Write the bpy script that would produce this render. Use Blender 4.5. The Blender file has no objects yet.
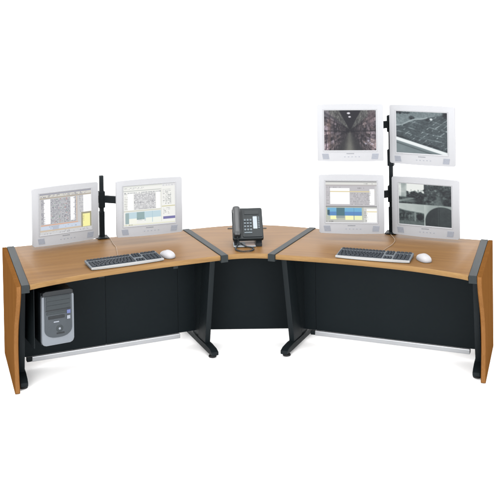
import bpy, bmesh, math, random
import numpy as np
from mathutils import Vector, Matrix
random.seed(4)
S = bpy.context.scene
COL = S.collection
V = Vector

# ------------------------------------------------------------------ helpers
def lin(c):
    return tuple((x/12.92 if x <= .04045 else ((x+.055)/1.055)**2.4) for x in c)

def mat(name, col, rough=.5, spec=.3, metal=0, noise=0, nscale=40, bump=0, bscale=300, coat=0):
    if name != 'white_paper': col = tuple(c*.85 for c in col)
    m = bpy.data.materials.new(name); m.use_nodes = True
    nt = m.node_tree; b = nt.nodes['Principled BSDF']
    b.inputs['Roughness'].default_value = rough
    b.inputs['Specular IOR Level'].default_value = spec
    b.inputs['Metallic'].default_value = metal
    b.inputs['Coat Weight'].default_value = coat
    tc = nt.nodes.new('ShaderNodeTexCoord')
    n = nt.nodes.new('ShaderNodeTexNoise'); n.inputs['Scale'].default_value = nscale
    n.inputs['Detail'].default_value = 4
    nt.links.new(tc.outputs['Object'], n.inputs['Vector'])
    mx = nt.nodes.new('ShaderNodeMix'); mx.data_type = 'RGBA'
    mx.inputs['A'].default_value = (*[c*(1-noise) for c in col], 1)
    mx.inputs['B'].default_value = (*[min(1, c*(1+noise)) for c in col], 1)
    nt.links.new(n.outputs['Fac'], mx.inputs['Factor'])
    nt.links.new(mx.outputs['Result'], b.inputs['Base Color'])
    if bump:
        n2 = nt.nodes.new('ShaderNodeTexNoise'); n2.inputs['Scale'].default_value = bscale
        nt.links.new(tc.outputs['Object'], n2.inputs['Vector'])
        bp = nt.nodes.new('ShaderNodeBump'); bp.inputs['Strength'].default_value = bump
        bp.inputs['Distance'].default_value = .001
        nt.links.new(n2.outputs['Fac'], bp.inputs['Height'])
        nt.links.new(bp.outputs['Normal'], b.inputs['Normal'])
    return m

def wood(name, rot, tint=(1, 1, 1), vertical=False):
    """laminate: straight fine grain along the section, soft broad bands"""
    m = bpy.data.materials.new(name); m.use_nodes = True
    nt = m.node_tree; b = nt.nodes['Principled BSDF']; L = nt.links.new
    b.inputs['Roughness'].default_value = .5
    b.inputs['Specular IOR Level'].default_value = .16 if not vertical else .0
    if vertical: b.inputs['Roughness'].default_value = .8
    tc = nt.nodes.new('ShaderNodeTexCoord')
    r = nt.nodes.new('ShaderNodeMapping'); r.inputs['Rotation'].default_value = (0, 0, -rot)
    L(tc.outputs['Object'], r.inputs['Vector'])
    def nz(scale, detail, dist=0):
        mp = nt.nodes.new('ShaderNodeMapping'); mp.inputs['Scale'].default_value = scale
        L(r.outputs['Vector'], mp.inputs['Vector'])
        n = nt.nodes.new('ShaderNodeTexNoise'); n.inputs['Scale'].default_value = 1
        n.inputs['Detail'].default_value = detail; n.inputs['Distortion'].default_value = dist
        L(mp.outputs['Vector'], n.inputs['Vector']); return n
    if vertical: a, c = (22, 22, 1.1), (160, 160, 5)
    else: a, c = (1.3, 20, 20), (5, 160, 160)
    n1 = nz(a, 4, .7); n2 = nz(c, 3)
    cr = nt.nodes.new('ShaderNodeValToRGB')
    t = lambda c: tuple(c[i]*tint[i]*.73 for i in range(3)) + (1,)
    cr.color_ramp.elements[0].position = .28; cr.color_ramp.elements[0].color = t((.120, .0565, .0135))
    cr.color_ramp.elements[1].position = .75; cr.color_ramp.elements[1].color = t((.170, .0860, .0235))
    L(n1.outputs['Fac'], cr.inputs['Fac'])
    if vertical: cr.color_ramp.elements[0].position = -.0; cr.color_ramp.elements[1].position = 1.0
    mx = nt.nodes.new('ShaderNodeMix'); mx.data_type = 'RGBA'; mx.blend_type = 'MULTIPLY'
    mx.inputs['Factor'].default_value = 1
    cr2 = nt.nodes.new('ShaderNodeValToRGB')
    cr2.color_ramp.elements[0].position = .3; cr2.color_ramp.elements[0].color = (.86, .83, .80, 1)
    cr2.color_ramp.elements[1].position = .65; cr2.color_ramp.elements[1].color = (1, 1, 1, 1)
    L(n2.outputs['Fac'], cr2.inputs['Fac'])
    L(cr.outputs['Color'], mx.inputs['A']); L(cr2.outputs['Color'], mx.inputs['B'])
    L(mx.outputs['Result'], b.inputs['Base Color'])
    return m

def link(name, bm, m, parent=None, smooth=False, loc=None):
    me = bpy.data.meshes.new(name)
    bmesh.ops.recalc_face_normals(bm, faces=bm.faces)
    bm.to_mesh(me); bm.free()
    if smooth:
        for p in me.polygons: p.use_smooth = len(p.vertices) < 9
        try: me.set_sharp_from_angle(angle=math.radians(40))
        except Exception: pass
    for mm in (m if isinstance(m, (list, tuple)) else [m]): me.materials.append(mm)
    o = bpy.data.objects.new(name, me); COL.objects.link(o)
    if parent: o.parent = parent
    if loc is not None: o.location = loc
    return o

def thing(name, label, cat, loc=(0, 0, 0), rot=(0, 0, 0), group=None):
    o = bpy.data.objects.new(name, None); COL.objects.link(o)
    o.location = loc; o.rotation_euler = rot; o.empty_display_size = .1
    o['label'] = label; o['category'] = cat
    if group: o['group'] = group
    return o

def box(bm, x0, x1, y0, y1, z0, z1, bev=0, M=None, seg=2):
    r = bmesh.ops.create_cube(bm, size=1)
    vs = r['verts']
    for v in vs:
        v.co = V(((x0+x1)/2 + v.co.x*(x1-x0), (y0+y1)/2 + v.co.y*(y1-y0), (z0+z1)/2 + v.co.z*(z1-z0)))
    if bev:
        es = list({e for v in vs for e in v.link_edges})
        rr = bmesh.ops.bevel(bm, geom=es, offset=bev, segments=seg, affect='EDGES', profile=.6)
        vs = list({v for v in rr['verts']} | {v for v in vs if v.is_valid})
    if M is not None:
        for v in vs: v.co = M @ v.co
    return vs

def prism(bm, poly, z0, z1, bev=0, M=None, seg=2, smooth_side=None):
    """poly: list of (x,y); extrude z0..z1, bevel top and bottom rims"""
    lo = [bm.verts.new((x, y, z0)) for x, y in poly]
    hi = [bm.verts.new((x, y, z1)) for x, y in poly]
    f1 = bm.faces.new(lo[::-1]); f2 = bm.faces.new(hi)
    n = len(poly)
    for i in range(n): bm.faces.new((lo[i], lo[(i+1) % n], hi[(i+1) % n], hi[i]))
    vs = lo + hi
    if bev:
        es = [e for e in f1.edges] + [e for e in f2.edges]
        rr = bmesh.ops.bevel(bm, geom=es, offset=bev, segments=seg, affect='EDGES', profile=.6)
        vs = list({v for v in rr['verts']} | {v for v in vs if v.is_valid})
    if M is not None:
        for v in vs: v.co = M @ v.co
    return vs

def tube(bm, pts, r, n=10, cap=True):
    rings = []
    pts = [V(p) for p in pts]
    for i, p in enumerate(pts):
        t = (pts[min(i+1, len(pts)-1)] - pts[max(i-1, 0)]).normalized()
        u = t.cross(V((0, 0, 1)));
        if u.length < 1e-3: u = t.cross(V((0, 1, 0)))
        u.normalize(); w = t.cross(u)
        rings.append([bm.verts.new(p + (u*math.cos(a) + w*math.sin(a))*r) for a in (2*math.pi*k/n for k in range(n))])
    for a, b in zip(rings, rings[1:]):
        for k in range(n): bm.faces.new((a[k], a[(k+1) % n], b[(k+1) % n], b[k]))
    if cap: bm.faces.new(rings[0][::-1]); bm.faces.new(rings[-1])

def lathe(bm, prof, n=24, M=None):
    rings = []
    for r, z in prof:
        rings.append([bm.verts.new((r*math.cos(2*math.pi*k/n), r*math.sin(2*math.pi*k/n), z)) for k in range(n)])
    for a, b in zip(rings, rings[1:]):
        for k in range(n): bm.faces.new((a[k], a[(k+1) % n], b[(k+1) % n], b[k]))
    bm.faces.new(rings[0][::-1]); bm.faces.new(rings[-1])
    if M is not None:
        for rg in rings:
            for v in rg: v.co = M @ v.co

def rrect(x0, x1, y0, y1, r, n=4):
    out = []
    for cx, cy, a0 in ((x1-r, y0+r, -90), (x1-r, y1-r, 0), (x0+r, y1-r, 90), (x0+r, y0+r, 180)):
        for k in range(n+1):
            a = math.radians(a0 + 90*k/n); out.append((cx + r*math.cos(a), cy + r*math.sin(a)))
    return out

# ------------------------------------------------------------------ materials
BLK   = mat('black_steel', (.0052, .0076, .0090), .5, .09, noise=.12, nscale=6, bump=.25, bscale=500)
BLK2  = mat('black_post', (.0068, .0094, .0108), .45, .12, noise=.1, nscale=8)
PANEL = mat('black_panel', (.0042, .0066, .0080), .6, .06, noise=.14, nscale=3, bump=.2, bscale=700)
STRIP = mat('charcoal_trim', (.0105, .0138, .0150), .55, .15, noise=.12, nscale=60, bump=.2)
RUB   = mat('rubber', (.010, .010, .011), .7, .3)
CHROME= mat('brushed_rail', (.34, .35, .365), .35, .5, metal=.5, noise=.1, nscale=5)
WHITE = mat('white_plastic', (.258, .261, .272), .5, .12, noise=.015)
GRILL = mat('speaker_grey', (.175, .187, .215), .6, .3, noise=.1, nscale=120)
LOGO  = mat('logo_grey', (.12, .125, .14), .5)
DKPL  = mat('dark_plastic', (.010, .012, .014), .45, .2, noise=.1)
PHN   = mat('phone_plastic', (.0068, .0096, .0110), .42, .17, noise=.08)
PHN2  = mat('phone_handset', (.0065, .0085, .0100), .42, .5, noise=.08)
PKEY  = mat('phone_key', (.055, .070, .080), .5)
CARD  = mat('paper_card', (.21, .235, .255), .7, .2)
CARDP = mat('pink_card', (.25, .19, .165), .7, .2)
KEY   = mat('key_plastic', (.014, .018, .024), .5, .2, noise=.25, nscale=45)
KBAS  = mat('keyboard_grey', (.085, .095, .105), .5, .2)
SILV  = mat('silver_plastic', (.23, .23, .228), .4, .5, noise=.04)
MOUSE = mat('mouse_white', (.245, .242, .25), .45, .25)
MGREY = mat('mouse_grey', (.15, .155, .16), .4, .5)
CABLE = mat('pale_cable', (.22, .155, .105), .5)
CORD  = mat('black_cord', (.011, .014, .016), .4, .3)
TSIL  = mat('tower_silver', (.115, .128, .145), .36, .3, metal=.2, noise=.05)
TBAY  = mat('tower_bay', (.016, .021, .024), .45, .2, noise=.1)
TBEZ  = mat('tower_bezel', (.024, .030, .036), .4, .25, noise=.1)
TDRK  = mat('tower_dark', (.007, .009, .011), .4, .2)
BLUE  = mat('blue_badge', (.055, .07, .16), .5)
PALE  = mat('pale_badge', (.15, .165, .19), .5)
WL = wood('wood_left', math.radians(18)); WR = wood('wood_right', math.radians(-21)); WC = wood('wood_corner', 0)
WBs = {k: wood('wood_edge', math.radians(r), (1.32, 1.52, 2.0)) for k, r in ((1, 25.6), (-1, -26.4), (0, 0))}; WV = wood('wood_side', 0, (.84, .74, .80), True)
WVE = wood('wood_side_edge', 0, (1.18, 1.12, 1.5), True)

# ------------------------------------------------------------------ setting
def backdrop():
    bm = bmesh.new()
    prof = [(-14, 0), (-6, 0), (0, 0), (3.2, 0)]
    R = 3.0
    for k in range(1, 13):
        a = math.radians(90*k/12); prof.append((3.2 + R*math.sin(a), R - R*math.cos(a)))
    prof.append((6.2, 7.0))
    a = [bm.verts.new((-16, y, z)) for y, z in prof]; b = [bm.verts.new((16, y, z)) for y, z in prof]
    for i in range(len(prof)-1): bm.faces.new((a[i], b[i], b[i+1], a[i+1]))
    m = mat('white_paper', (.96, .96, .96), .9, .05)
    o = link('backdrop', bm, m, smooth=True); o['kind'] = 'structure'
backdrop()

# ------------------------------------------------------------------ desk
H, TH = .74, .036
AL, BL, CL, EL = [V((*p, 0)) for p in ((-1.719, .408), (-1.429, -.542), (-.459, .819), (-.172, .060))]
AR, BR, CR, ER = [V((*p, 0)) for p in ((1.725, .307), (1.420, -.563), (.515, .779), (.169, .058))]
DO = V((0, .25, 0))
desk = thing('console_desk', 'three section angled console desk with cherry wood tops and ends over black panels', 'desk', DO)
MD = Matrix.Translation(-DO)

def lerp(a, b, t): return a + (b-a)*t
def xy(v): return (v.x, v.y)
def strip_side(A, B, off):
    d = (B-A).normalized(); n = V((d.y, -d.x, 0)); return A + n*off, B + n*off

SW = .026
def arc_pts(P, Q, depth, n, skew=1.0, toward=None):
    d = (Q-P); nrm = V((-d.y, d.x, 0)).normalized()
    if toward is not None and nrm.dot(toward) < 0: nrm = -nrm
    return [P + d*t + nrm*depth*math.sin(math.pi*t**skew) for t in (i/n for i in range(n+1))]

def section(A, B, C, E, matr, s, rec):
    a, b = strip_side(A, B, -SW*s*1.0)
    c, e = strip_side(C, E, SW*s*1.0)
    front = arc_pts(b, e, rec, 22, .8, V((0, 1, 0)))
    back = [c, a]
    poly = [xy(p) for p in front + back]
    bm = bmesh.new()
    prism(bm, poly, H-TH, H-.001, .004, MD, 3)
    top = link('tabletop', bm, matr, desk, True)
    # rounded front edge moulding
    bm = bmesh.new(); r = TH/2-.0005
    rings = []
    for i, p in enumerate(front):
        t = (front[min(i+1, len(front)-1)] - front[max(i-1, 0)]).normalized()
        o = V((t.y, -t.x, 0))
        if o.y > 0: o = -o
        rg = []
        for k in range(9):
            an = -math.pi/2 + math.pi*k/8
            q = p + o*(.001+.011*math.cos(an)) + V((0, 0, H-TH/2-.0005 + r*math.sin(an)))
            rg.append(bm.verts.new(MD @ q))
        rings.append(rg)
    for x, y in zip(rings, rings[1:]):
        for k in range(8): bm.faces.new((x[k], y[k], y[k+1], x[k+1]))
    bm.faces.new(rings[0]); bm.faces.new(rings[-1][::-1])
    link('edge_band', bm, WBs[s], top, True)
    return front

section(AL, BL, CL, EL, WL, 1, .052)
section(AR, BR, CR, ER, WR, -1, .072)
# corner wedge
l0, l1 = strip_side(CL, EL, -SW); r0, r1 = strip_side(CR, ER, SW)
front = arc_pts(l1, r1, .022, 12, 1, V((0, 1, 0)))
back = arc_pts(r0, l0, .115, 20, 1, V((0, 1, 0)))
bm = bmesh.new(); prism(bm, [xy(p) for p in front+back], H-TH, H-.001, .004, MD, 3)
ctop = link('tabletop', bm, WC, desk, True)
bm = bmesh.new(); rings = []
for i, p in enumerate(front):
    t = (front[min(i+1, 12)] - front[max(i-1, 0)]).normalized(); o = V((t.y, -t.x, 0))
    rings.append([bm.verts.new(MD @ (p + o*(.001+.011*math.cos(an)) + V((0, 0, H-TH/2-.0005+(TH/2-.0005)*math.sin(an))))) for an in (-math.pi/2+math.pi*k/8 for k in range(9))])
for x, y in zip(rings, rings[1:]):
    for k in range(8): bm.faces.new((x[k], y[k], y[k+1], x[k+1]))
bm.faces.new(rings[0]); bm.faces.new(rings[-1][::-1])
link('edge_band', bm, WBs[0], ctop, True)

# charcoal strips over the joints and beside the ends
for A, B in ((AL, BL), (CL, EL), (AR, BR), (CR, ER)):
    d = (B-A).normalized(); n = V((d.y, -d.x, 0)); w = SW-.0006
    A2, B2 = A - d*.006, B + d*.022
    bm = bmesh.new()
    prism(bm, [xy(A2-n*w), xy(A2+n*w), xy(B2+n*w), xy(B2-n*w)], H-TH-.012, H+.004, .004, MD, 2)
    link('trim_strip', bm, STRIP, desk)

# end panels (curved front profile)
def end_panel(A, B, s):
    d = (B-A).normalized(); out = V((d.y, -d.x, 0))*(1 if s < 0 else -1)
    if out.x*s < 0: out = -out
    L = (B-A).length
    prof = [(.0, H+.002), (L+.022, H+.002), (L+.026, .715), (L+.012, .675), (L-.035, .60), (L-.10, .52), (L-.16, .44), (L-.195, .36),
            (L-.21, .28), (L-.205, .20), (L-.175, .10), (L-.145, .04), (L-.135, .0045), (.075, .0045)]
    # smooth the curve
    fr = prof[2:13]
    dens = []
    for i in range(len(fr)-1):
        p0 = fr[max(i-1, 0)]; p1 = fr[i]; p2 = fr[i+1]; p3 = fr[min(i+2, len(fr)-1)]
        for k in range(4):
            t = k/4
            dens.append(tuple(.5*((2*p1[j]) + (-p0[j]+p2[j])*t + (2*p0[j]-5*p1[j]+4*p2[j]-p3[j])*t*t + (-p0[j]+3*p1[j]-3*p2[j]+p3[j])*t**3) for j in (0, 1)))
    prof = prof[:2] + dens + prof[12:]
    M = Matrix((( d.x, 0, out.x, 0), (d.y, 0, out.y, 0), (0, 1, 0, 0), (0, 0, 0, 1)))
    T = MD @ Matrix.Translation(A) @ M
    bm = bmesh.new(); prism(bm, prof, SW+.001, SW+.001+.032, .0025, T, 2)
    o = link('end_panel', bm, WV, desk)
    # edge banding of the curved front, set 1 mm proud
    bm = bmesh.new(); ed = [(prof[1][0], prof[1][1]-.004)] + dens + [(prof[-2][0], .008)]
    rr = []
    for (x, z) in ed: rr.append([bm.verts.new(T @ V((x+.0018, z, SW+.005))), bm.verts.new(T @ V((x+.0018, z, SW+.029)))])
    for a, b in zip(rr, rr[1:]): bm.faces.new((a[0], a[1], b[1], b[0]))
    r = bmesh.ops.extrude_face_region(bm, geom=list(bm.faces))
    for v in [g for g in r['geom'] if isinstance(g, bmesh.types.BMVert)]: v.co += -d*.006
    link('edge_band', bm, WVE, o, True)
end_panel(AL, BL, -1); end_panel(AR, BR, 1)

# side frames: rear upright plate, raked front post, foot bar, leveller
def side_frame(F, Bk, off, fr, kind):
    """F front point, Bk back point, off toward the section"""
    d = (Bk-F).normalized(); n = V((d.y, -d.x, 0))
    if n.x*fr < 0: n = -n
    T = MD @ Matrix.Translation(F + n*off) @ Matrix(((d.x, 0, n.x, 0), (d.y, 0, n.y, 0), (0, 1, 0, 0), (0, 0, 0, 1)))
    s0 = .03 if kind == 'inner' else .15
    zt = H-TH-.013
    bm = bmesh.new()
    # rear upright plate
    prism(bm, [(s0+.235, .06), (s0+.47, .06), (s0+.47, zt), (s0+.215, zt)], -.012, .012, .003, T)
    link_o = link('side_frame', bm, BLK2, desk)
    bm = bmesh.new()
    prism(bm, [(s0+.185, .066), (s0+.335, .066), (s0+.212, zt), (s0+.055, zt)], -.02, .02, .005, T)
    link('post', bm, BLK, link_o, True)
    bm = bmesh.new()
    prism(bm, [(s0+.03, .026), (s0+.10, .024), (s0+.74, .024), (s0+.745, .062), (s0+.16, .066), (s0+.07, .064), (s0+.03, .050)], -.026, .026, .007, T, 3)
    link('foot_bar', bm, BLK, link_o, True)
    for s in (s0+.085, s0+.70):
        bm = bmesh.new()
        lathe(bm, [(.010, .026), (.010, .014), (.026, .012), (.029, .006), (.027, .001)][::-1], 20)
        for v in bm.verts:
            q = T @ V((s, 0, 0)); v.co = V((v.co.x + q.x, v.co.y + q.y, v.co.z))
        link('foot_leveler', bm, RUB, link_o, True)
side_frame(EL, CL, .05, -1, 'inner')
side_frame(ER, CR, .05, 1, 'inner')
side_frame(BL, AL, .004, 1, 'end')
side_frame(BR, AR, .004, -1, 'end')

# modesty panels with silver rail below
def panel(P, Q, zb, rail, seams):
    d = (Q-P).normalized(); n = V((-d.y, d.x, 0))
    if n.y < 0: n = -n
    L = (Q-P).length
    T = MD @ Matrix.Translation(P) @ Matrix(((d.x, n.x, 0, 0), (d.y, n.y, 0, 0), (0, 0, 1, 0), (0, 0, 0, 1)))
    bm = bmesh.new()
    cuts = [0] + [s for s in seams] + [L]
    for a, b in zip(cuts, cuts[1:]): box(bm, a+.0006, b-.0006, 0, .018, zb, H-TH-.014, .0025, T)
    o = link('modesty_panel', bm, PANEL, desk)
    if rail:
        bm = bmesh.new()
        box(bm, rail[0], rail[1], -.012, .03, zb-.036, zb-.002, .004, T)
        link('rail', bm, CHROME, o)
        bm = bmesh.new(); box(bm, rail[0]-.035, rail[0]-.001, -.010, .03, zb-.034, zb-.003, .004, T)
        link('rail_cap', bm, BLK, o)
    return T
t = .55
pl, ql = lerp(BL, AL, t), lerp(EL, CL, t); pr, qr = lerp(BR, AR, t), lerp(ER, CR, t)
TL_ = panel(pl, ql, .085, (.095, 1.17), (.62, 1.16))
TR_ = panel(qr, pr, .085, (.145, (pr-qr).length-.075), (.15,))
panel(ql+V((.02, 0, 0)), qr-V((.02, 0, 0)), .08, None, ())

# small latches under the desktops
def latch(x, y, rz, w):
    bm = bmesh.new(); M = MD @ Matrix.Translation((x, y, 0)) @ Matrix.Rotation(rz, 4, 'Z')
    box(bm, -w/2, w/2, 0, .04, H-TH-.022, H-TH-.0015, .003, M)
    link('latch', bm, BLK2, desk)
latch(-.985, -.225, .36, .04); latch(-.50, -.05, .36, .035); latch(.84, -.12, -.38, .11); latch(1.08, -.235, -.38, .02)

# cable slot in the corner top
bm = bmesh.new()
M = MD @ Matrix.Translation((.012, .812, 0)) @ Matrix.Rotation(-.06, 4, 'Z')
box(bm, -.15, .15, -.012, .012, H-.002, H+.0025, .001, M)
link('cable_slot', bm, STRIP, desk)

# tower bracket (black U hung under the left top)
sdl = (EL-BL).normalized(); ndl = V((-sdl.y, sdl.x, 0)); angL = math.atan2(sdl.y, sdl.x)
TOW = lerp(BL, AL, .13); TOWo = TOW + (lerp(EL, CL, .13)-TOW).normalized()*.225
MB = MD @ Matrix.Translation(TOWo) @ Matrix.Rotation(angL, 4, 'Z')
bm = bmesh.new()
box(bm, -.150, -.146, .03, .42, .27, H-TH-.006, .001, MB)
box(bm, -.1455, -.125, .10, .42, .266, .270, .001, MB)
box(bm, -.11, .10, .02, .42, .678, H-TH-.007, .003, MB)
link('tower_bracket', bm, BLK, desk)

# ------------------------------------------------------------------ computer tower
tw = thing('computer_tower', 'silver and dark grey computer tower hanging under the left desktop', 'computer', TOWo + V((0, 0, .285)), (0, 0, angL))
W2 = .107; TZ = .350
bm = bmesh.new()
box(bm, -W2+.003, W2-.003, .03, .40, .0, TZ-.01, .004); link('case', bm, TDRK, tw)
bm = bmesh.new()
pf = [p for p in rrect(-W2, W2, 0, TZ-.012, .026, 6)]
MF = Matrix(((1, 0, 0, 0), (0, 0, 1, 0), (0, 1, 0, 0), (0, 0, 0, 1)))
prism(bm, pf, -.005, .0295, .006, MF, 3); fb = link('front_panel', bm, TSIL, tw, True)
bm = bmesh.new(); prism(bm, [(-W2+.004, TZ-.030), (W2-.004, TZ-.030), (W2-.006, TZ-.004), (W2-.025, TZ+.004), (-W2+.025, TZ+.004), (-W2+.006, TZ-.004)], -.009, .0285, .004, MF, 3); link('top_cap', bm, TDRK, tw, True)
bm = bmesh.new()   # dark centre with rounded bottom
pts_ = [(.092, .322), (-.090, .322)] + [(-.090*math.cos(a)**.8 if math.cos(a) > 1e-6 else 0, .100 - .052*math.sin(a)) for a in (math.radians(90*k/8) for k in range(0, 9))] + [(.092*math.cos(a)**.8 if math.cos(a) > 1e-6 else 0, .100 - .052*math.sin(a)) for a in (math.radians(90*k/8) for k in range(8, -1, -1))]
pts_ = [p for i, p in enumerate(pts_) if i == 0 or (abs(p[0]-pts_[i-1][0])+abs(p[1]-pts_[i-1][1])) > 1e-5]
prism(bm, pts_, -.013, -.004, .003, MF, 2); link('bezel', bm, TBEZ, fb, True)
for k in range(3):
    bm = bmesh.new(); z = .236+.028*k
    box(bm, -.080, .080, -.0165, -.012, z, z+.0262, .002); link('drive_bay', bm, TBAY, fb)
bm = bmesh.new(); box(bm, -.083, .083, -.0150, -.012, .224, .2335, .001); link('bay_gap', bm, TDRK, fb)
bm = bmesh.new(); box(bm, -.066, .042, -.0165, -.012, .172, .192, .003); link('floppy_drive', bm, TDRK, fb)
bm = bmesh.new(); box(bm, -.078, .078, -.0160, -.012, .202, .219, .003); link('optical_drive', bm, TBAY, fb)
bm = bmesh.new(); box(bm, .057, .081, -.0185, -.0122, .196, .220, .002); link('badge', bm, BLUE, fb)
bm = bmesh.new(); box(bm, .057, .079, -.0190, -.0122, .160, .183, .002); b_ = link('badge', bm, PALE, fb)
b_['label'] = 'pale grey badge below the blue one'
bm = bmesh.new(); lathe(bm, [(.005, .0), (.0078, .001), (.0078, .004), (.006, .006)], 20, Matrix.Translation((.008, -.0125, .105)) @ Matrix.Rotation(math.pi/2, 4, 'X'))
link('power_button', bm, PALE, fb, True)
bm = bmesh.new(); lathe(bm, [(.024, .0), (.024, .002), (.021, .003)], 28, Matrix.Translation((.008, -.0115, .105)) @ Matrix.Rotation(math.pi/2, 4, 'X'))
link('button_ring', bm, TBAY, fb, True)
bm = bmesh.new(); box(bm, -.032, .004, -.0165, -.012, .148, .156, .001); link('status_light', bm, PALE, fb)
bm = bmesh.new(); box(bm, -.012, .040, -.0155, -.012, .070, .079, .001); link('name_plate', bm, TDRK, fb)

# ------------------------------------------------------------------ pictures on the screens
NX, NY = 168, 136
def hashn(u, v, s):
    g = np.random.RandomState(s).rand(64, 64)
    iu = np.mod(u, 64); iv = np.mod(v, 64)
    i0 = np.floor(iu).astype(int) % 64; j0 = np.floor(iv).astype(int) % 64
    fu = iu - np.floor(iu); fv = iv - np.floor(iv)
    i1 = (i0+1) % 64; j1 = (j0+1) % 64
    fu = fu*fu*(3-2*fu); fv = fv*fv*(3-2*fv)
    return (g[j0, i0]*(1-fu)+g[j0, i1]*fu)*(1-fv) + (g[j1, i0]*(1-fu)+g[j1, i1]*fu)*fv
def fbm(u, v, s):
    return .5*hashn(u, v, s)+.3*hashn(u*2.1, v*2.1, s+1)+.2*hashn(u*4.3, v*4.3, s+2)
def canvas(c): return np.ones((NY, NX, 3))*np.array(c)
U, Vv = np.meshgrid((np.arange(NX)+.5)/NX, (np.arange(NY)+.5)/NY)
def rect(im, x0, y0, x1, y1, c, a=1.0):
    m = (U >= x0) & (U < x1) & (Vv >= y0) & (Vv < y1)
    im[m] = im[m]*(1-a) + np.array(c)*a
def text(im, x0, y0, x1, y1, rows, dark, seed, dens=.55, cell=90):
    """rows of tiny illegible figures"""
    rs = np.random.RandomState(seed)
    h = (y1-y0)/rows
    for r in range(rows):
        yy0 = y0 + r*h + h*.22; yy1 = y0 + r*h + h*.78
        x = x0
        while x < x1:
            w = rs.uniform(.006, .03)
            if rs.rand() < dens: rect(im, x, yy0, min(x+w, x1), yy1, dark, rs.uniform(.25, .80))
            x += w + .006

def scr_table_yellow():      # left group, left screen
    im = canvas((.80, .80, .80))
    rect(im, 0, 0, 1, .035, (.62, .62, .66)); rect(im, 0, .035, 1, .10, (.84, .83, .80))
    text(im, .02, .04, .9, .10, 2, (.45, .45, .5), 1, .5)
    rect(im, 0, .10, 1, .13, (.70, .66, .60))
    rect(im, .02, .15, .73, .76, (.74, .74, .75))
    text(im, .03, .15, .72, .75, 19, (.40, .40, .45), 2, .6); text(im, .21, .15, .58, .75, 19, (.45, .60, .52), 62, .10); text(im, .21, .15, .58, .75, 19, (.72, .45, .42), 63, .08)
    rect(im, .08, .15, .20, .75, (.99, .99, .99)); rect(im, .59, .15, .67, .72, (.99, .99, .99))
    text(im, .08, .15, .10, .75, 12, (.6, .6, .62), 3, .6); text(im, .65, .15, .67, .72, 10, (.6, .6, .62), 30, .6)
    rect(im, .02, .765, .73, .79, (.86, .66, .55)); rect(im, .70, .15, .72, .77, (.86, .78, .70))
    rect(im, .02, .80, .78, .88, (.80, .84, .90)); text(im, .10, .80, .75, .88, 2, (.60, .64, .70), 4, .3)
    rect(im, .24, .80, .36, .90, (.72, .75, .80)); rect(im, 0, .90, 1, .925, (.82, .74, .64))
    rect(im, 0, .925, 1, 1, (.82, .82, .82)); text(im, .02, .93, .95, 1, 2, (.55, .55, .58), 5, .4)
    rect(im, .75, .13, 1, .55, (.80, .80, .80)); rect(im, .84, .13, 1, .56, (.99, .99, .99))
    text(im, .76, .14, .84, .55, 12, (.55, .55, .6), 6, .7)
    rect(im, .80, .56, 1, .93, (.62, .60, .50)); rect(im, .83, .60, .97, .92, (.98, .96, .66))
    text(im, .80, .58, .86, .92, 10, (.62, .60, .45), 7, .6)
    return im
def scr_table_blue():        # left group, right screen
    im = canvas((.95, .95, .93))
    rect(im, 0, 0, 1, .03, (.88, .89, .86)); rect(im, .75, 0, 1, .06, (.90, .90, .90))
    text(im, .02, .04, .40, .09, 2, (.45, .47, .50), 11, .7); text(im, .75, .01, .95, .06, 1, (.40, .42, .50), 12, .7)
    rect(im, 0, .12, .72, .135, (.70, .72, .70)); text(im, .02, .15, .72, .20, 1, (.50, .52, .55), 13, .8)
    rect(im, .20, .20, .62, .60, (.86, .86, .86)); text(im, .20, .20, .62, .60, 13, (.48, .48, .50), 14, .7)
    rect(im, .08, .19, .19, .60, (1, 1, 1)); text(im, .02, .18, .08, .60, 10, (.60, .60, .58), 15, .7)
    rect(im, .63, .19, .70, .60, (1, 1, 1)); rect(im, .725, .10, .735, .95, (.80, .80, .74))
    text(im, .76, .13, .92, .52, 11, (.50, .52, .52), 16, .75)
    rect(im, .74, .56, 1, .58, (.82, .80, .62)); text(im, .76, .60, .90, .78, 5, (.60, .60, .60), 17, .6)
    rect(im, .76, .83, 1, .90, (.47, .46, .66))
    rect(im, 0, .62, .72, .65, (.84, .84, .78)); rect(im, .04, .66, .72, .86, (.76, .85, .88))
    rect(im, .03, .68, .10, .95, (.62, .70, .70)); rect(im, .25, .67, .40, .86, (.58, .68, .68))
    rect(im, .10, .82, .25, .95, (.97, .97, .92)); rect(im, .42, .82, .72, .94, (.95, .96, .92))
    text(im, .25, .80, .42, .90, 3, (.5, .58, .6), 18, .6); rect(im, .55, .66, .56, .94, (.70, .80, .84))
    rect(im, 0, .96, 1, 1, (.92, .92, .84)); text(im, .02, .95, .3, 1, 1, (.6, .6, .5), 19, .6)
    return im
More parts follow.
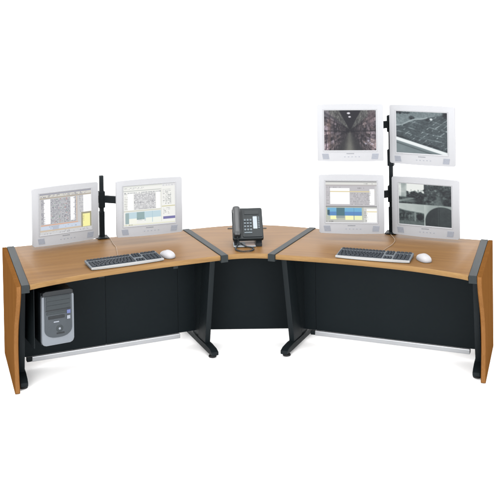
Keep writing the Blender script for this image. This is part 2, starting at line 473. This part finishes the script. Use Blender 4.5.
def scr_schedule():          # right group, lower left screen
    im = canvas((.80, .80, .80))
    rect(im, 0, 0, 1, .03, (.60, .60, .60)); rect(im, 0, .03, 1, .085, (.88, .88, .86))
    text(im, .75, .04, .98, .08, 1, (.45, .45, .45), 21, .7); rect(im, 0, .09, 1, .12, (.72, .70, .70))
    rect(im, 0, .12, .96, .60, (.76, .75, .76)); text(im, .02, .13, .30, .17, 1, (.5, .5, .5), 28, .6)
    rect(im, .09, .17, .47, .56, (1, 1, 1)); rect(im, .09, .24, .96, .265, (.88, .82, .62))
    text(im, .49, .28, .84, .58, 9, (.55, .54, .55), 22, .7); text(im, .60, .14, .75, .2, 1, (.4, .4, .4), 23, .8)
    rect(im, .86, .19, .95, .57, (1, 1, 1)); text(im, .82, .24, .88, .57, 8, (.60, .60, .60), 24, .6)
    text(im, .02, .25, .09, .57, 8, (.60, .60, .60), 25, .6); rect(im, 0, .60, 1, .63, (.55, .55, .55))
    rect(im, 0, .63, .74, .94, (.74, .76, .70)); rect(im, .03, .65, .70, .74, (.45, .70, .84))
    rect(im, .05, .74, .70, .84, (.36, .55, .76)); rect(im, .21, .65, .37, .84, (.30, .46, .50))
    rect(im, .03, .70, .08, .82, (.25, .38, .42)); rect(im, .09, .84, .21, .93, (.98, .98, .74))
    rect(im, .38, .84, .54, .94, (.98, .98, .74)); rect(im, .56, .84, .71, .94, (.94, .96, .74)); rect(im, .545, .65, .555, .94, (.35, .50, .62))
    rect(im, .20, .84, .37, .90, (.60, .64, .62)); rect(im, 0, .94, 1, 1, (.76, .76, .74)); text(im, .01, .95, .15, 1, 1, (.4, .4, .4), 26, .7)
    rect(im, .74, .63, 1, 1, (.82, .82, .80)); rect(im, .80, .67, 1, 1, (.99, .99, .98)); rect(im, .80, .73, 1, .75, (.92, .86, .66))
    text(im, .75, .68, .82, .98, 7, (.5, .5, .5), 27, .7)
    return im
def blur(im, k=1):
    for _ in range(k):
        p = np.pad(im, ((1, 1), (1, 1), (0, 0)), 'edge')
        im = (p[:-2, 1:-1]+p[2:, 1:-1]+p[1:-1, :-2]+p[1:-1, 2:]+2*p[1:-1, 1:-1])/6
    return im
def blob(cx, cy, rx, ry, soft=.25):
    d = ((U-cx)/rx)**2+((Vv-cy)/ry)**2
    return np.clip((1-d)/soft, 0, 1)
def sstep(x, w=.012): return np.clip(x/w+.5, 0, 1)
def scr_aisle():             # right group, upper left: storage aisle
    x = U-.50; y = Vv-.50
    ax = np.maximum(np.abs(x), .012)
    dep = np.log(1/ax)
    hgt = y/ax
    n = fbm(dep*11+np.where(x > 0, 31, 0), hgt*3.4+20, 31); n2 = fbm(U*46, Vv*26, 35); n3 = fbm(dep*5+7, hgt*2+9, 37)
    sl = np.clip((np.abs(x)-.03)/.42, 0, 1)
    g = (.10+.40*sl)*(.06+4.6*(n*n2)**1.3)
    d = .22/ax; ci = np.floor(d*7).astype(int); hj = np.floor(hgt*4.2+50).astype(int); sd = (x > 0).astype(int)
    rs = np.random.RandomState(9); tb = rs.rand(997); key = (ci*131+hj*17+sd*389) % 997
    r1 = tb[key]; r2 = tb[(key*7+3) % 997]
    cell = (.16+.62*r1**1.6)*(.30+.75*np.clip(np.abs(x)*2.3, 0, 1))*(.75+.5*n2)
    gap = ((d*7) % 1 < .13) | ((hgt*4.2) % 1 < .12); cell = np.where(gap, cell*.35, cell)
    g = .45*g+.62*cell
    im = np.stack([g*(1.0+.12*r2), g*(.90+.05*r2), g*(1.04-.10*r2)], -1)
    warm = np.clip((n3-.40)*4, 0, 1)*np.clip((np.abs(x)-.15)*4, 0, 1)*.45
    im = im + warm[..., None]*np.stack([.22*n2, .10*n2, .08*n2], -1)
    # uprights and shelf lines of the racks
    up = np.exp(-((np.mod(dep*3.2, 1)-.5)/.07)**2)*(ax > .05); im = im*(1-.55*up[..., None])+up[..., None]*np.array((.30, .28, .31))*(.2+1.1*n2[..., None])
    for h in (-.72, .62):
        sh = np.exp(-((hgt-h)/.05)**2); im *= (1-.3*sh[..., None])
    # upper frames run to the vanishing point
    fr = sstep(-hgt-1.05, .2)*sstep(-y-.02, .03); tex = .20+.45*fbm(hgt*6, dep*9, 61)*n2*2
    fcol = np.stack([tex*.92, tex, tex*.92], -1); im = im*(1-fr[..., None]*.75)+fcol*fr[..., None]*.75
    cl = sstep(-hgt-2.35, .25)*sstep(-y-.02, .03); im = im*(1-cl[..., None])+np.array((.07, .07, .09))*cl[..., None]
    # floor
    fl = sstep(y*.50-np.abs(x)+.006+.02*(n2-.5), .05)*sstep(y-.01, .02); gl = np.exp(-((x+.01)/(.03+.13*np.abs(y)))**2)
    fc = np.stack([.14+.30*gl*(.5+y)+.08*n2, .14+.32*gl*(.5+y)+.08*n2, .14+.26*gl*(.5+y)+.08*n2], -1); im = im*(1-fl[..., None])+fc*fl[..., None]
    bm_ = np.exp(-((y-.035+.02*np.sin(np.abs(x)*3))/.016)**2)*(np.abs(x) > .02); im *= (1-.6*bm_[..., None])
    dk = blob(.50, .47, .10, .10, .9); im *= (1-.55*dk[..., None])
    rect(im, 0, .0, .10, .16, (.44, .45, .52), .6); ln = np.exp(-((Vv-.06-U*.80)/.03)**2)*(U < .36); im = im*(1-.7*ln[..., None])+np.array((.40, .41, .46))*.45*ln[..., None]
    rect(im, .07, .22, .13, .95, (.52, .38, .33), .45); rect(im, .84, 0, .97, .34, (.40, .31, .34), .55)
    rect(im, .03, .50, .05, .98, (.10, .08, .10), .6)
    for cx, cy, rr in ((.475, .075, .030), (.495, .165, .024)):
        b_ = blob(cx, cy, rr*1.3, rr, .6); im = im*(1-b_[..., None])+np.array((.92, .93, 1))*b_[..., None]
    for cx, cy, rr in ((.85, .76, .03), (.80, .83, .03), (.92, .84, .028), (.88, .80, .02)):
        b_ = blob(cx, cy, rr, rr, .9)*.8; im = im*(1-b_[..., None])+np.array((.74, .74, .88))*b_[..., None]
    return np.clip(blur((im*.55+im.mean(-1, keepdims=True)*.45)*np.array((.95, .93, .92)), 1), 0, 1)
def scr_lot():               # right group, upper right: rows of parking bays
    n = fbm(U*9, Vv*9, 41); n2 = fbm(U*42, Vv*42, 43); n3 = fbm((U+Vv)*26, (Vv-.35*U)*40, 45)
    g = .22+.10*n+.18*(n3-.5)+.10*n2
    tp = sstep(.33-.30*U-Vv, .02); g = g*(1-tp)+(.47+.22*(n2-.5)+.1*n)*tp
    a = Vv-.28*U
    for k, off in enumerate((.02, .17, .33, .47)):
        ln = np.exp(-((a-off-.012*np.sin(U*9+k))/.010)**2)*(1-tp); g = g+.30*ln*np.clip(n*3-1, .1, 1)
    st = np.exp(-((np.mod((U*1.15+Vv*1.25)*6.2, 1)-.5)/.07)**2)*np.clip((fbm(U*8, a*11, 47)-.5)*8, 0, 1)*(1-tp)
    g = g+.45*st*np.clip(n2*2-.4, 0, 1)
    for cx, cy, rx, ry, v in ((.31, .15, .07, .06, .14), (.40, .20, .09, .03, .30), (.63, .18, .08, .04, .18), (.05, .02, .10, .05, .10), (.97, .06, .08, .10, .10), (.90, .16, .06, .04, .25), (.20, .03, .12, .03, .24)):
        b_ = blob(cx+.03*(n2-.5), cy+.06*(n2-.5), rx, ry, .8)*np.clip(n2*2, 0, 1); g = g*(1-b_)+v*b_
    wl = np.exp(-((Vv-(.335-.36*U)-.02*np.sin(U*14))/.015)**2)*(U < .62); g = g*(1-wl)+.76*wl*.95
    b_ = blob(.69, .17, .035, .035, .8); g = g*(1-b_)+.92*b_
    e = Vv-(.615+.335*U)
    bl = np.exp(-((e+.035)/.025)**2)*np.clip((n2-.35)*4, 0, 1); g = g*(1-.55*bl)
    lo = sstep(e, .012); g = g*(1-lo)+(.50+.05*n-.04*U)*lo
    wb = sstep(e, .012)*sstep(.08-e, .014); g = g*(1-wb)+.95*wb
    d2 = np.exp(-((e-.135-.02*U)/.014)**2); g = g*(1-.30*d2)
    im = blur(np.stack([g*(.80+.19*g), g*1.0, g*(1.03-.03*g)], -1), 1)
    return np.clip(im, 0, 1)
def scr_quad():              # right group, lower right: four camera pictures
    n = fbm(U*14, Vv*14, 51); n2 = fbm(U*38, Vv*38, 53); n3 = fbm(U*7, Vv*7, 57)
    # street with bright sky
    sky = sstep(.21+.20*(n-.5)+.10*(n2-.5)-.06*U-Vv, .05)
    ga = (.07+.50*n2*n)*(1-sky)+.93*sky
    tw = sstep(.15-U, .03)*sstep(.33-Vv, .05); ga = ga*(1-tw)+(.52+.30*n3+.2*(U < .05))*tw
    rd = np.exp(-((Vv-.40+.35*(U-.12))/.030)**2)*sstep(.30-U, .05); ga = ga*(1-.7*rd)+.70*.7*rd
    car = blob(.33, .305, .20, .045, .5); ga = ga*(1-car)+(.10+.25*(n2 > .55)*n2)*car
    lw = blob(.20, .42, .16, .045, .8); ga = ga*(1-lw*.7)+.48*.7*lw
    # leafy yard
    gb = .07+.75*n2*n*n3*1.9
    pt = sstep((Vv-.16)*.30-np.abs(U-.76+.05*(n-.5)), .07); gb = gb*(1-pt*.75)+(.24+.36*Vv+.10*n2)*pt*.75
    gb = gb*(1-.4*blob(.92, .42, .12, .10, .9))
    # covered walk
    roof = sstep(.635+.16*U+.035*(n3-.5)-Vv, .03); gc = (.12+.50*n2*n*1.2)*(1-roof)+(.80-.10*n3-.25*np.clip(U-.25, 0, 1))*roof
    po = np.exp(-((U-.315)/.018)**2)*(1-roof); gc = gc*(1-po)+.55*po
    dk = blob(.405, .80, .075, .09, .5); gc = gc*(1-dk*.8)+.09*.8*dk
    bt = sstep(Vv-.90-.02*n, .03); gc = gc*(1-bt)+(.34+.10*n2)*bt
    for cx in (.06, .12, .20, .25):
        b_ = blob(cx, .79, .018, .05, .8); gc = gc*(1-.5*b_)+.5*.5*b_
    # big dark dome on a pale floor
    el = sstep(1-((U-.83)/.325)**2-((Vv-.88)/.36)**2*np.where(Vv < .88, 1, .12), .10)
    gd = (.64+.25*np.clip((.60-U)*4, 0, 1)+.1*(n3-.5))*(1-el)+(.14+.07*n3+.05*(U > .78)+.04*n2)*el
    vb = np.exp(-((U-.755)/.012)**2); gd = gd*(1-.25*vb)+.42*.25*vb
    L_ = sstep(.485-U, .01); T_ = sstep(.49-Vv, .01)
    g = T_*(L_*ga+(1-L_)*gb)+(1-T_)*(L_*gc+(1-L_)*gd)
    im = blur(np.stack([g*(.82+.18*g), g*1.0, g*(.98)], -1), 1)
    return np.clip(im, 0, 1)

def screen_mat(name):
    m = bpy.data.materials.new(name); m.use_nodes = True
    nt = m.node_tree; b = nt.nodes['Principled BSDF']
    a = nt.nodes.new('ShaderNodeVertexColor'); a.layer_name = 'picture'
    b.inputs['Base Color'].default_value = (.01, .01, .012, 1)
    b.inputs['Roughness'].default_value = .35; b.inputs['Specular IOR Level'].default_value = .05
    nt.links.new(a.outputs['Color'], b.inputs['Emission Color']); b.inputs['Emission Strength'].default_value = .97
    return m
SCR = screen_mat('lit_screen')

def screen_obj(img, x0, x1, z0, z1, y, parent):
    bm = bmesh.new()
    g = [[bm.verts.new((x0+(x1-x0)*i/(NX-1), y, z1-(z1-z0)*j/(NY-1))) for i in range(NX)] for j in range(NY)]
    for j in range(NY-1):
        for i in range(NX-1): bm.faces.new((g[j][i], g[j+1][i], g[j+1][i+1], g[j][i+1]))
    o = link('screen', bm, SCR, parent)
    ca = o.data.color_attributes.new('picture', 'FLOAT_COLOR', 'POINT')
    im = np.clip(img, 0, 1); li = np.where(im <= .04045, im/12.92, ((im+.055)/1.055)**2.4)
    arr = np.ones((NY*NX, 4)); arr[:, :3] = li.reshape(-1, 3)
    ca.data.foreach_set('color', arr.astype(np.float32).ravel())
    return o

# ------------------------------------------------------------------ monitors
def monitor(cx, cy, cz, yaw, W, Hh, img, label, group):
    m = thing('monitor', label, 'monitor', (cx, cy, cz-Hh/2), (0, 0, yaw), group)
    bow = .005
    # outline in local x,z ; bowed top and chin
    n = 16; pts = []
    r = .011
    def edge(z, sgn):
        return [(-W/2+r+(W-2*r)*i/n, z + sgn*bow*math.sin(math.pi*i/n)) for i in range(n+1)]
    bot = edge(.002+bow, -1); top = edge(Hh-bow-.002, 1)
    cor = lambda c0, c1, a0: [(c0+r*math.cos(math.radians(a0+90*k/5)), c1+r*math.sin(math.radians(a0+90*k/5))) for k in (1, 2, 3, 4)]
    pts = bot + cor(W/2-r, .002+bow+r, -90) + [(W/2, .002+bow+r+.001)] + [(W/2, Hh-bow-.002-r-.001)] + cor(W/2-r, Hh-bow-.002-r, 0) + top[::-1] \
        + cor(-W/2+r, Hh-bow-.002-r, 90) + [(-W/2, Hh-bow-.002-r-.001), (-W/2, .002+bow+r+.001)] + cor(-W/2+r, .002+bow+r, 180)
    out = []
    for p in pts:
        if not out or abs(p[0]-out[-1][0])+abs(p[1]-out[-1][1]) > 1e-4: out.append(p)
    MM = Matrix(((1, 0, 0, 0), (0, 0, 1, 0), (0, 1, 0, 0), (0, 0, 0, 1)))
    sx0, sx1, sz0, sz1 = -W/2+.108*W, W/2-.112*W, Hh*.20, Hh*.885
    bm = bmesh.new(); prism(bm, out, .0, .026, .0045, MM, 3)
    link('housing', bm, WHITE, m, True)
    # raised frame round the screen: four mitred slopes
    bm = bmesh.new(); e = .007
    q = [(sx0-e, sz0-e), (sx1+e, sz0-e), (sx1+e, sz1+e), (sx0-e, sz1+e)]; w = [(sx0, sz0), (sx1, sz0), (sx1, sz1), (sx0, sz1)]
    qo = [bm.verts.new((x, -.0035, z)) for x, z in q]; wi = [bm.verts.new((x, -.0008, z)) for x, z in w]
    qb = [bm.verts.new((x+(.002 if x > 0 else -.002), .001, z+(.002 if z > Hh/2 else -.002))) for x, z in q]
    for i in range(4):
        j = (i+1) % 4; bm.faces.new((qo[i], qo[j], wi[j], wi[i])); bm.faces.new((qb[i], qb[j], qo[j], qo[i]))
    link('screen_frame', bm, WHITE, m)
    screen_obj(img, sx0+.0003, sx1-.0003, sz0+.0003, sz1-.0003, -.0015, m)
    bm = bmesh.new(); prism(bm, rrect(-W*.36, W*.36, Hh*.16, Hh*.86, .03), .0255, .055, .012, MM, 3)
    link('back_shell', bm, WHITE, m, True)
    for sx in (-1, 1):
        bm = bmesh.new(); a = sx*W*.365
        # sheared speaker grille made of fine slats
        for k in range(7):
            z = Hh*.050 + k*.0058
            box(bm, a-.024+.001*k*sx, a+.022+.001*k*sx, -.0022, .002, z, z+.0044, .0008)
        link('speaker_grille', bm, GRILL, m)
    bm = bmesh.new()
    for k in range(7): box(bm, -.028+k*.008, -.0225+k*.008, -.0012, .001, Hh*.137, Hh*.137+.006, .0003)
    link('logo', bm, LOGO, m)
    for k in range(5):
        bm = bmesh.new(); box(bm, -.045+k*.026, -.036+k*.026, -.002, .001, Hh*.085, Hh*.085+.0042, .001)
        link('button', bm, GRILL, m)
    return m
GL = 'flat monitors on the left pole'; GR = 'flat monitors on the right pole'
monitor(-1.316, .425, .966, .488, .500, .430, scr_table_yellow(), 'white monitor left of the left pole showing a grey table with a yellow box', GL)
monitor(-.707, .429, 1.005, .295, .491, .419, scr_table_blue(), 'white monitor right of the left pole showing pale blue charts and a small purple bar', GL)
monitor(.764, .357, 1.53, -.105, .482, .426, scr_aisle(), 'upper white monitor left of the right pole showing a dim storage aisle', GR)
monitor(1.287, .354, 1.501, -.481, .489, .443, scr_lot(), 'upper white monitor right of the right pole, showing a grey lot with white stripe', GR)
monitor(.765, .356, 1.009, -.142, .475, .436, scr_schedule(), 'lower white monitor left of the right pole, its schedule showing blue and yellow blocks', GR)
monitor(1.304, .353, .973, -.466, .500, .436, scr_quad(), 'lower white monitor right of the right pole showing four dark camera views', GR)

# ------------------------------------------------------------------ poles and arms
def pole(name_label, x, y, top, w, sleeve, collars, arms, rz):
    p = thing('monitor_pole', name_label, 'monitor mount', (x, y, H+.004), (0, 0, rz))
    Mi = p.matrix_basis.inverted() if False else (Matrix.Translation((x, y, H+.004)) @ Matrix.Rotation(rz, 4, 'Z')).inverted()
    z0 = 0
    bm = bmesh.new(); box(bm, -w/2, w/2, -w/2, w/2, 0, top-H-.004, .004); link('upright', bm, BLK2, p)
    bm = bmesh.new(); box(bm, -sleeve/2, sleeve/2, -sleeve/2, sleeve/2, 0.006, .19, .004); link('sleeve', bm, BLK, p)
    bm = bmesh.new(); box(bm, -.042, .042, -.075, .03, 0, .0055, .002); box(bm, -.045, .045, .012, .0295, -.075, -.0005, .003); box(bm, -.045, .045, -.06, .0295, -.080, -.0755, .002)
    link('clamp', bm, BLK, p)
    for z in collars:
        zz = z-H
        bm = bmesh.new(); box(bm, -sleeve/2-.004, sleeve/2+.004, -sleeve/2-.004, sleeve/2+.004, zz-.062, zz+.062, .005); link('collar', bm, BLK, p)
    for (tx, ty, tz) in arms:
        # arm: bar from collar to the middle of the monitor back, and a mounting plate
        a = Mi @ V((x, y, tz)); b = Mi @ V((tx, ty, tz))
        d = (b-a); L = d.length; an = math.atan2(d.y, d.x)
        M = Matrix.Translation(a) @ Matrix.Rotation(an, 4, 'Z')
        bm = bmesh.new(); box(bm, .028, L-.012, -.014, .014, -.027, .027, .004, M)
        link('arm', bm, BLK, p)
    return p
def back(cx, cy, yaw, o=.068): return (cx - math.sin(yaw)*o, cy + math.cos(yaw)*o)
pl_ = (-1.0835, .640); pr_ = (1.098, .588)
pole('black square pole carrying two monitors, clamped to the back of the left desktop', *pl_, 1.203, .032, .040, [1.02],
     [(*back(-1.316, .425, .488), 1.028), (*back(-.707, .429, .295), 1.028)], .32)
pole('tall black pole carrying four monitors, clamped to the back of the right desktop', *pr_, 1.625, .030, .040, [1.028, 1.30, 1.556],
     [(*back(.764, .357, -.105), 1.556), (*back(1.287, .354, -.481), 1.556), (*back(.765, .356, -.142), 1.035), (*back(1.304, .353, -.466), 1.035)], -.37)

# ------------------------------------------------------------------ keyboards
def keyboard(x, y, rz, label, cab):
    k = thing('keyboard', label, 'keyboard', (x, y, H+.0005), (0, 0, rz), 'keyboards on the desktops')
    W, D = .51, .175
    tilt = Matrix.Rotation(math.radians(3.5), 4, 'X')
    bm = bmesh.new()
    prism(bm, rrect(-W/2, W/2, -D/2, D/2, .012), .006, .020, .003, tilt)
    for sx in (-1, 1): box(bm, sx*.2-.02, sx*.2+.02, .055, .07, 0, .014, .001); box(bm, sx*.2-.02, sx*.2+.02, -.08, -.07, 0, .008, .001)
    link('base', bm, KBAS, k, True)
    bm = bmesh.new(); n = 18
    pts = [(-W/2, -D/2+.004), ] + [(-W/2+W*i/n, -D/2-.006-.012*math.sin(math.pi*i/n)) for i in range(n+1)] + [(W/2, -D/2+.004)]
    prism(bm, pts, .002, .017, .004); link('wrist_edge', bm, SILV, k, True)
    def block(name, x0, x1, rows):
        bm = bmesh.new()
        for (yy, cols, x1_) in rows:
            w = (x1_-x0)/cols
            for c in range(cols):
                a = x0+c*w
                vs = box(bm, a+.0014, a+w-.0014, yy, yy+.0175, .0195, .0285, .0)
                for v in vs:
                    if v.co.z > .024: v.co.x += (.0022 if v.co.x < a+w/2 else -.0022); v.co.y += (.002 if v.co.y < yy+.009 else -.002)
                for v in vs: v.co = tilt @ v.co
        link(name, bm, KEY, k)
    rows = [(-.073+.0205*i, [10, 12, 13, 14, 15][i]) for i in range(5)]
    block('key_block', -.245, .060, [(y_, n_, .060) for y_, n_ in rows] )
    block('function_keys', -.245, .060, [(.060-.004+.0, 13, .060)])
    block('arrow_keys', .070, .128, [(-.073, 3, .128), (-.0525, 3, .128)])
    block('page_keys', .070, .128, [(.009, 3, .128), (.0295, 3, .128)]); block('pause_keys', .070, .128, [(.0564, 3, .128)])
    block('number_pad', .138, .245, [(-.073+.0205*i, 4, .245) for i in range(5)] + [(.0564, 4, .245)])
    inv = (Matrix.Translation((x, y, H+.0005)) @ Matrix.Rotation(rz, 4, 'Z')).inverted()
    bm = bmesh.new(); P = [inv @ V((*c, H+.0025)) for c in cab]
    pts = []
    for i in range(len(P)-1):
        p0, p1, p2, p3 = P[max(i-1, 0)], P[i], P[i+1], P[min(i+2, len(P)-1)]
        for j in range(6):
            t = j/6; pts.append(.5*((2*p1)+(p2-p0)*t+(2*p0-5*p1+4*p2-p3)*t*t+(3*p1-p0-3*p2+p3)*t**3))
    pts.append(P[-1]); tube(bm, pts, .0020, 8); link('cable', bm, CABLE, k, True)
    return k
keyboard(-.850, -.068, math.radians(23.8), 'black and silver keyboard on the left desktop, with a white mouse touching its right end', [(-1.03, .615), (-1.010, .56), (-.975, .42), (-.945, .32), (-.900, .035)])
keyboard(.865, -.082, math.radians(-21.0), 'black and silver keyboard on the right desktop, with a gap between it and its mouse', [(1.075, .55), (1.080, .36), (1.04, .235), (.985, .14), (.91, .01)])

def mouse(x, y, rz, label, s=1.0):
    m = thing('mouse', label, 'computer mouse', (x, y, H+.0005), (0, 0, rz), 'white mice on the desktops')
    bm = bmesh.new(); bmesh.ops.create_uvsphere(bm, u_segments=32, v_segments=20, radius=1)
    for v in bm.verts:
        x_, y_, z_ = v.co
        k = (abs(x_)**2.5+abs(y_)**2.5+1e-9)**(1/2.5); h = math.hypot(x_, y_)+1e-9
        f = h/k
        v.co = V((x_*f*.036*s, y_*f*.060*s, max(z_, -.25)*.030*s + .0078*s + (.004*s if y_ < .2 else 0)*(1-abs(y_))*(z_ > 0)))
    link('shell', bm, MOUSE, m, True)
    bm = bmesh.new(); lathe(bm, [(.005, -.0025), (.006, -.0015), (.006, .0015), (.005, .0025)], 16, Matrix.Translation((0, .034*s, .0245*s)) @ Matrix.Rotation(math.pi/2, 4, 'Y'))
    link('scroll_wheel', bm, MGREY, m, True)
    return m
mouse(-.560, .045, math.radians(38), 'white mouse on the left desktop pressed against the end of the keyboard', 1.12)
mouse(1.180, -.195, math.radians(18), 'white mouse alone on the right desktop near its right end', 1.12)

# ------------------------------------------------------------------ desk phone
ph = thing('desk_phone', 'dark grey corded desk phone on a tilted stand on the corner top', 'telephone', (.003, .40, H+.0005), (0, 0, math.radians(1.5)))
al = math.radians(43)
TP = Matrix.Translation((0, -.135, .040)) @ Matrix.Rotation(al, 4, 'X')
Wp, Lp = .222, .262
for sx in (-1, 1):     # wedge stand: two side brackets
    bm = bmesh.new()
    x0, x1 = (.058, .100) if sx > 0 else (-.100, -.062)
    prism(bm, [(-.135, .0), (.070, .0), (.045, .185), (-.115, .022), (-.135, .018)], x0, x1, .003, Matrix(((0, 0, 1, 0), (1, 0, 0, 0), (0, 1, 0, 0), (0, 0, 0, 1))))
    link('stand_bracket', bm, DKPL, ph)
bm = bmesh.new(); box(bm, -.105, .052, -.155, -.04, .003, .011, .002); tr = link('card_tray', bm, CARD, ph)
bm = bmesh.new(); box(bm, -.02, .048, -.150, -.05, .0115, .013, .0005); link('directory_card', bm, CARDP, tr)
bm = bmesh.new(); prism(bm, rrect(-Wp/2, Wp/2, 0, Lp, .014), .0, .030, .006, TP, 3); bd = link('body', bm, PHN, ph, True)
bm = bmesh.new(); prism(bm, rrect(-.038, Wp/2-.006, .012, Lp-.010, .01), .0305, .036, .003, TP, 2); fc = link('face_plate', bm, PHN, bd, True)
for r in range(4):
    for c in range(3):
        bm = bmesh.new(); x = -.026+c*.021; y = .062+r*.027
        prism(bm, rrect(x, x+.0145, y, y+.0165, .003, 2), .0362, .0415, .0012, TP); link('key', bm, PKEY, fc)
bm = bmesh.new(); prism(bm, rrect(-.026, .031, .040, .052, .003, 2), .0362, .0405, .0012, TP); link('wide_key', bm, PKEY, fc)
bm = bmesh.new(); prism(bm, rrect(.040, .070, .078, .182, .003, 2), .0362, .0385, .001, TP); link('label_strip', bm, CARD, fc)
for r in range(7):
    bm = bmesh.new(); prism(bm, rrect(.075, .088, .080+r*.0145, .090+r*.0145, .002, 2), .0362, .0400, .001, TP); link('memory_key', bm, PKEY, fc)
bm = bmesh.new(); prism(bm, rrect(-.020, .085, .200, .232, .003, 2), .0362, .0385, .001, TP); link('display', bm, PHN, fc)
# handset: two cups and a curved grip
bm = bmesh.new(); n = 20; rings = []
for i in range(n+1):
    t = i/n; y = .012 + t*(Lp-.018)
    e = abs(2*t-1); w = .0235 + .006*max(0, (e-.55)/.45); hgt = .018 + .006*e; lift = .052 + .012*(1-e**2)
    if i in (0, n): w *= .72; hgt *= .6
    rg = []
    for k in range(16):
        a = 2*math.pi*k/16; ca, sa = math.cos(a), math.sin(a)
        f = (abs(ca)**3+abs(sa)**3)**(-1/3)
        rg.append(bm.verts.new(TP @ V((-.078 + ca*f*w, y, lift + sa*f*hgt))))
    rings.append(rg)
for a, b in zip(rings, rings[1:]):
    for k in range(16): bm.faces.new((a[k], a[(k+1) % 16], b[(k+1) % 16], b[k]))
bm.faces.new(rings[0][::-1]); bm.faces.new(rings[-1])
for yy in (.040, Lp-.036):
    lathe(bm, [(.020, .026), (.026, .032), (.027, .05)], 20, TP @ Matrix.Translation((-.078, yy, 0)))
hs = link('handset', bm, PHN2, ph, True)
# coiled cord looping in front
ctrl = [TP @ V((-.078, .010, .045)), V((-.072, -.150, .030)), V((-.088, -.185, .010)), V((-.094, -.225, .007)), V((-.070, -.268, .007)), V((-.030, -.285, .007)),
        V((.012, -.270, .007)), V((.034, -.230, .007)), V((.020, -.190, .008)), V((-.020, -.165, .012)), V((-.055, -.120, .022))]
path = []
for i in range(len(ctrl)-1):
    p0, p1, p2, p3 = ctrl[max(i-1, 0)], ctrl[i], ctrl[i+1], ctrl[min(i+2, len(ctrl)-1)]
    for j in range(40):
        t = j/40; path.append(.5*((2*p1)+(p2-p0)*t+(2*p0-5*p1+4*p2-p3)*t*t+(3*p1-p0-3*p2+p3)*t**3))
hel = []
for i, p in enumerate(path):
    t = (path[min(i+1, len(path)-1)]-path[max(i-1, 0)]).normalized(); u = t.cross(V((0, 0, 1))).normalized(); w = t.cross(u)
    a = i*1.15; hel.append(p + (u*math.cos(a)+w*math.sin(a))*.0042)
bm = bmesh.new(); tube(bm, hel, .0021, 6); link('coiled_cord', bm, CORD, ph, True)

# ------------------------------------------------------------------ light
w = bpy.data.worlds.new('World'); S.world = w; w.use_nodes = True
bg = w.node_tree.nodes['Background']; bg.inputs['Color'].default_value = (1, 1, 1, 1); bg.inputs['Strength'].default_value = 2.75
def area(name, loc, target, size, power, col=(1, 1, 1)):
    l = bpy.data.lights.new(name, 'AREA'); l.shape = 'RECTANGLE'; l.size, l.size_y = size; l.energy = power; l.color = col
    o = bpy.data.objects.new(name, l); COL.objects.link(o); o.location = loc
    o.rotation_euler = (V(target)-V(loc)).to_track_quat('-Z', 'Y').to_euler()
area('softbox_top', (0, -.6, 4.6), (0, 0, .6), (4.5, 2.5), 220)
area('softbox_front', (-2.4, -5.8, 2.6), (0, .2, .3), (2.5, 1.6), 230)
area('softbox_side', (3.0, -5.4, 1.8), (.2, .4, .1), (2.0, 1.4), 140)

# ------------------------------------------------------------------ camera
cam = bpy.data.cameras.new('camera'); co = bpy.data.objects.new('camera', cam); COL.objects.link(co)
cam.sensor_width = 36; cam.lens = 72.0; cam.shift_y = -.527; cam.clip_end = 500
co.location = (-.1645, -6.9088, 2.607)
co.rotation_mode = 'QUATERNION'
q = Matrix.Rotation(-.0294, 4, 'Z') @ Matrix.Rotation(math.pi/2, 4, 'X') @ Matrix.Rotation(-.0148, 4, 'Z')
co.rotation_quaternion = q.to_quaternion()
S.camera = co
S.render.resolution_x = S.render.resolution_y = 1024
S.view_settings.view_transform = 'Standard'; S.view_settings.look = 'None'
S.view_settings.exposure = 0; S.view_settings.gamma = 1
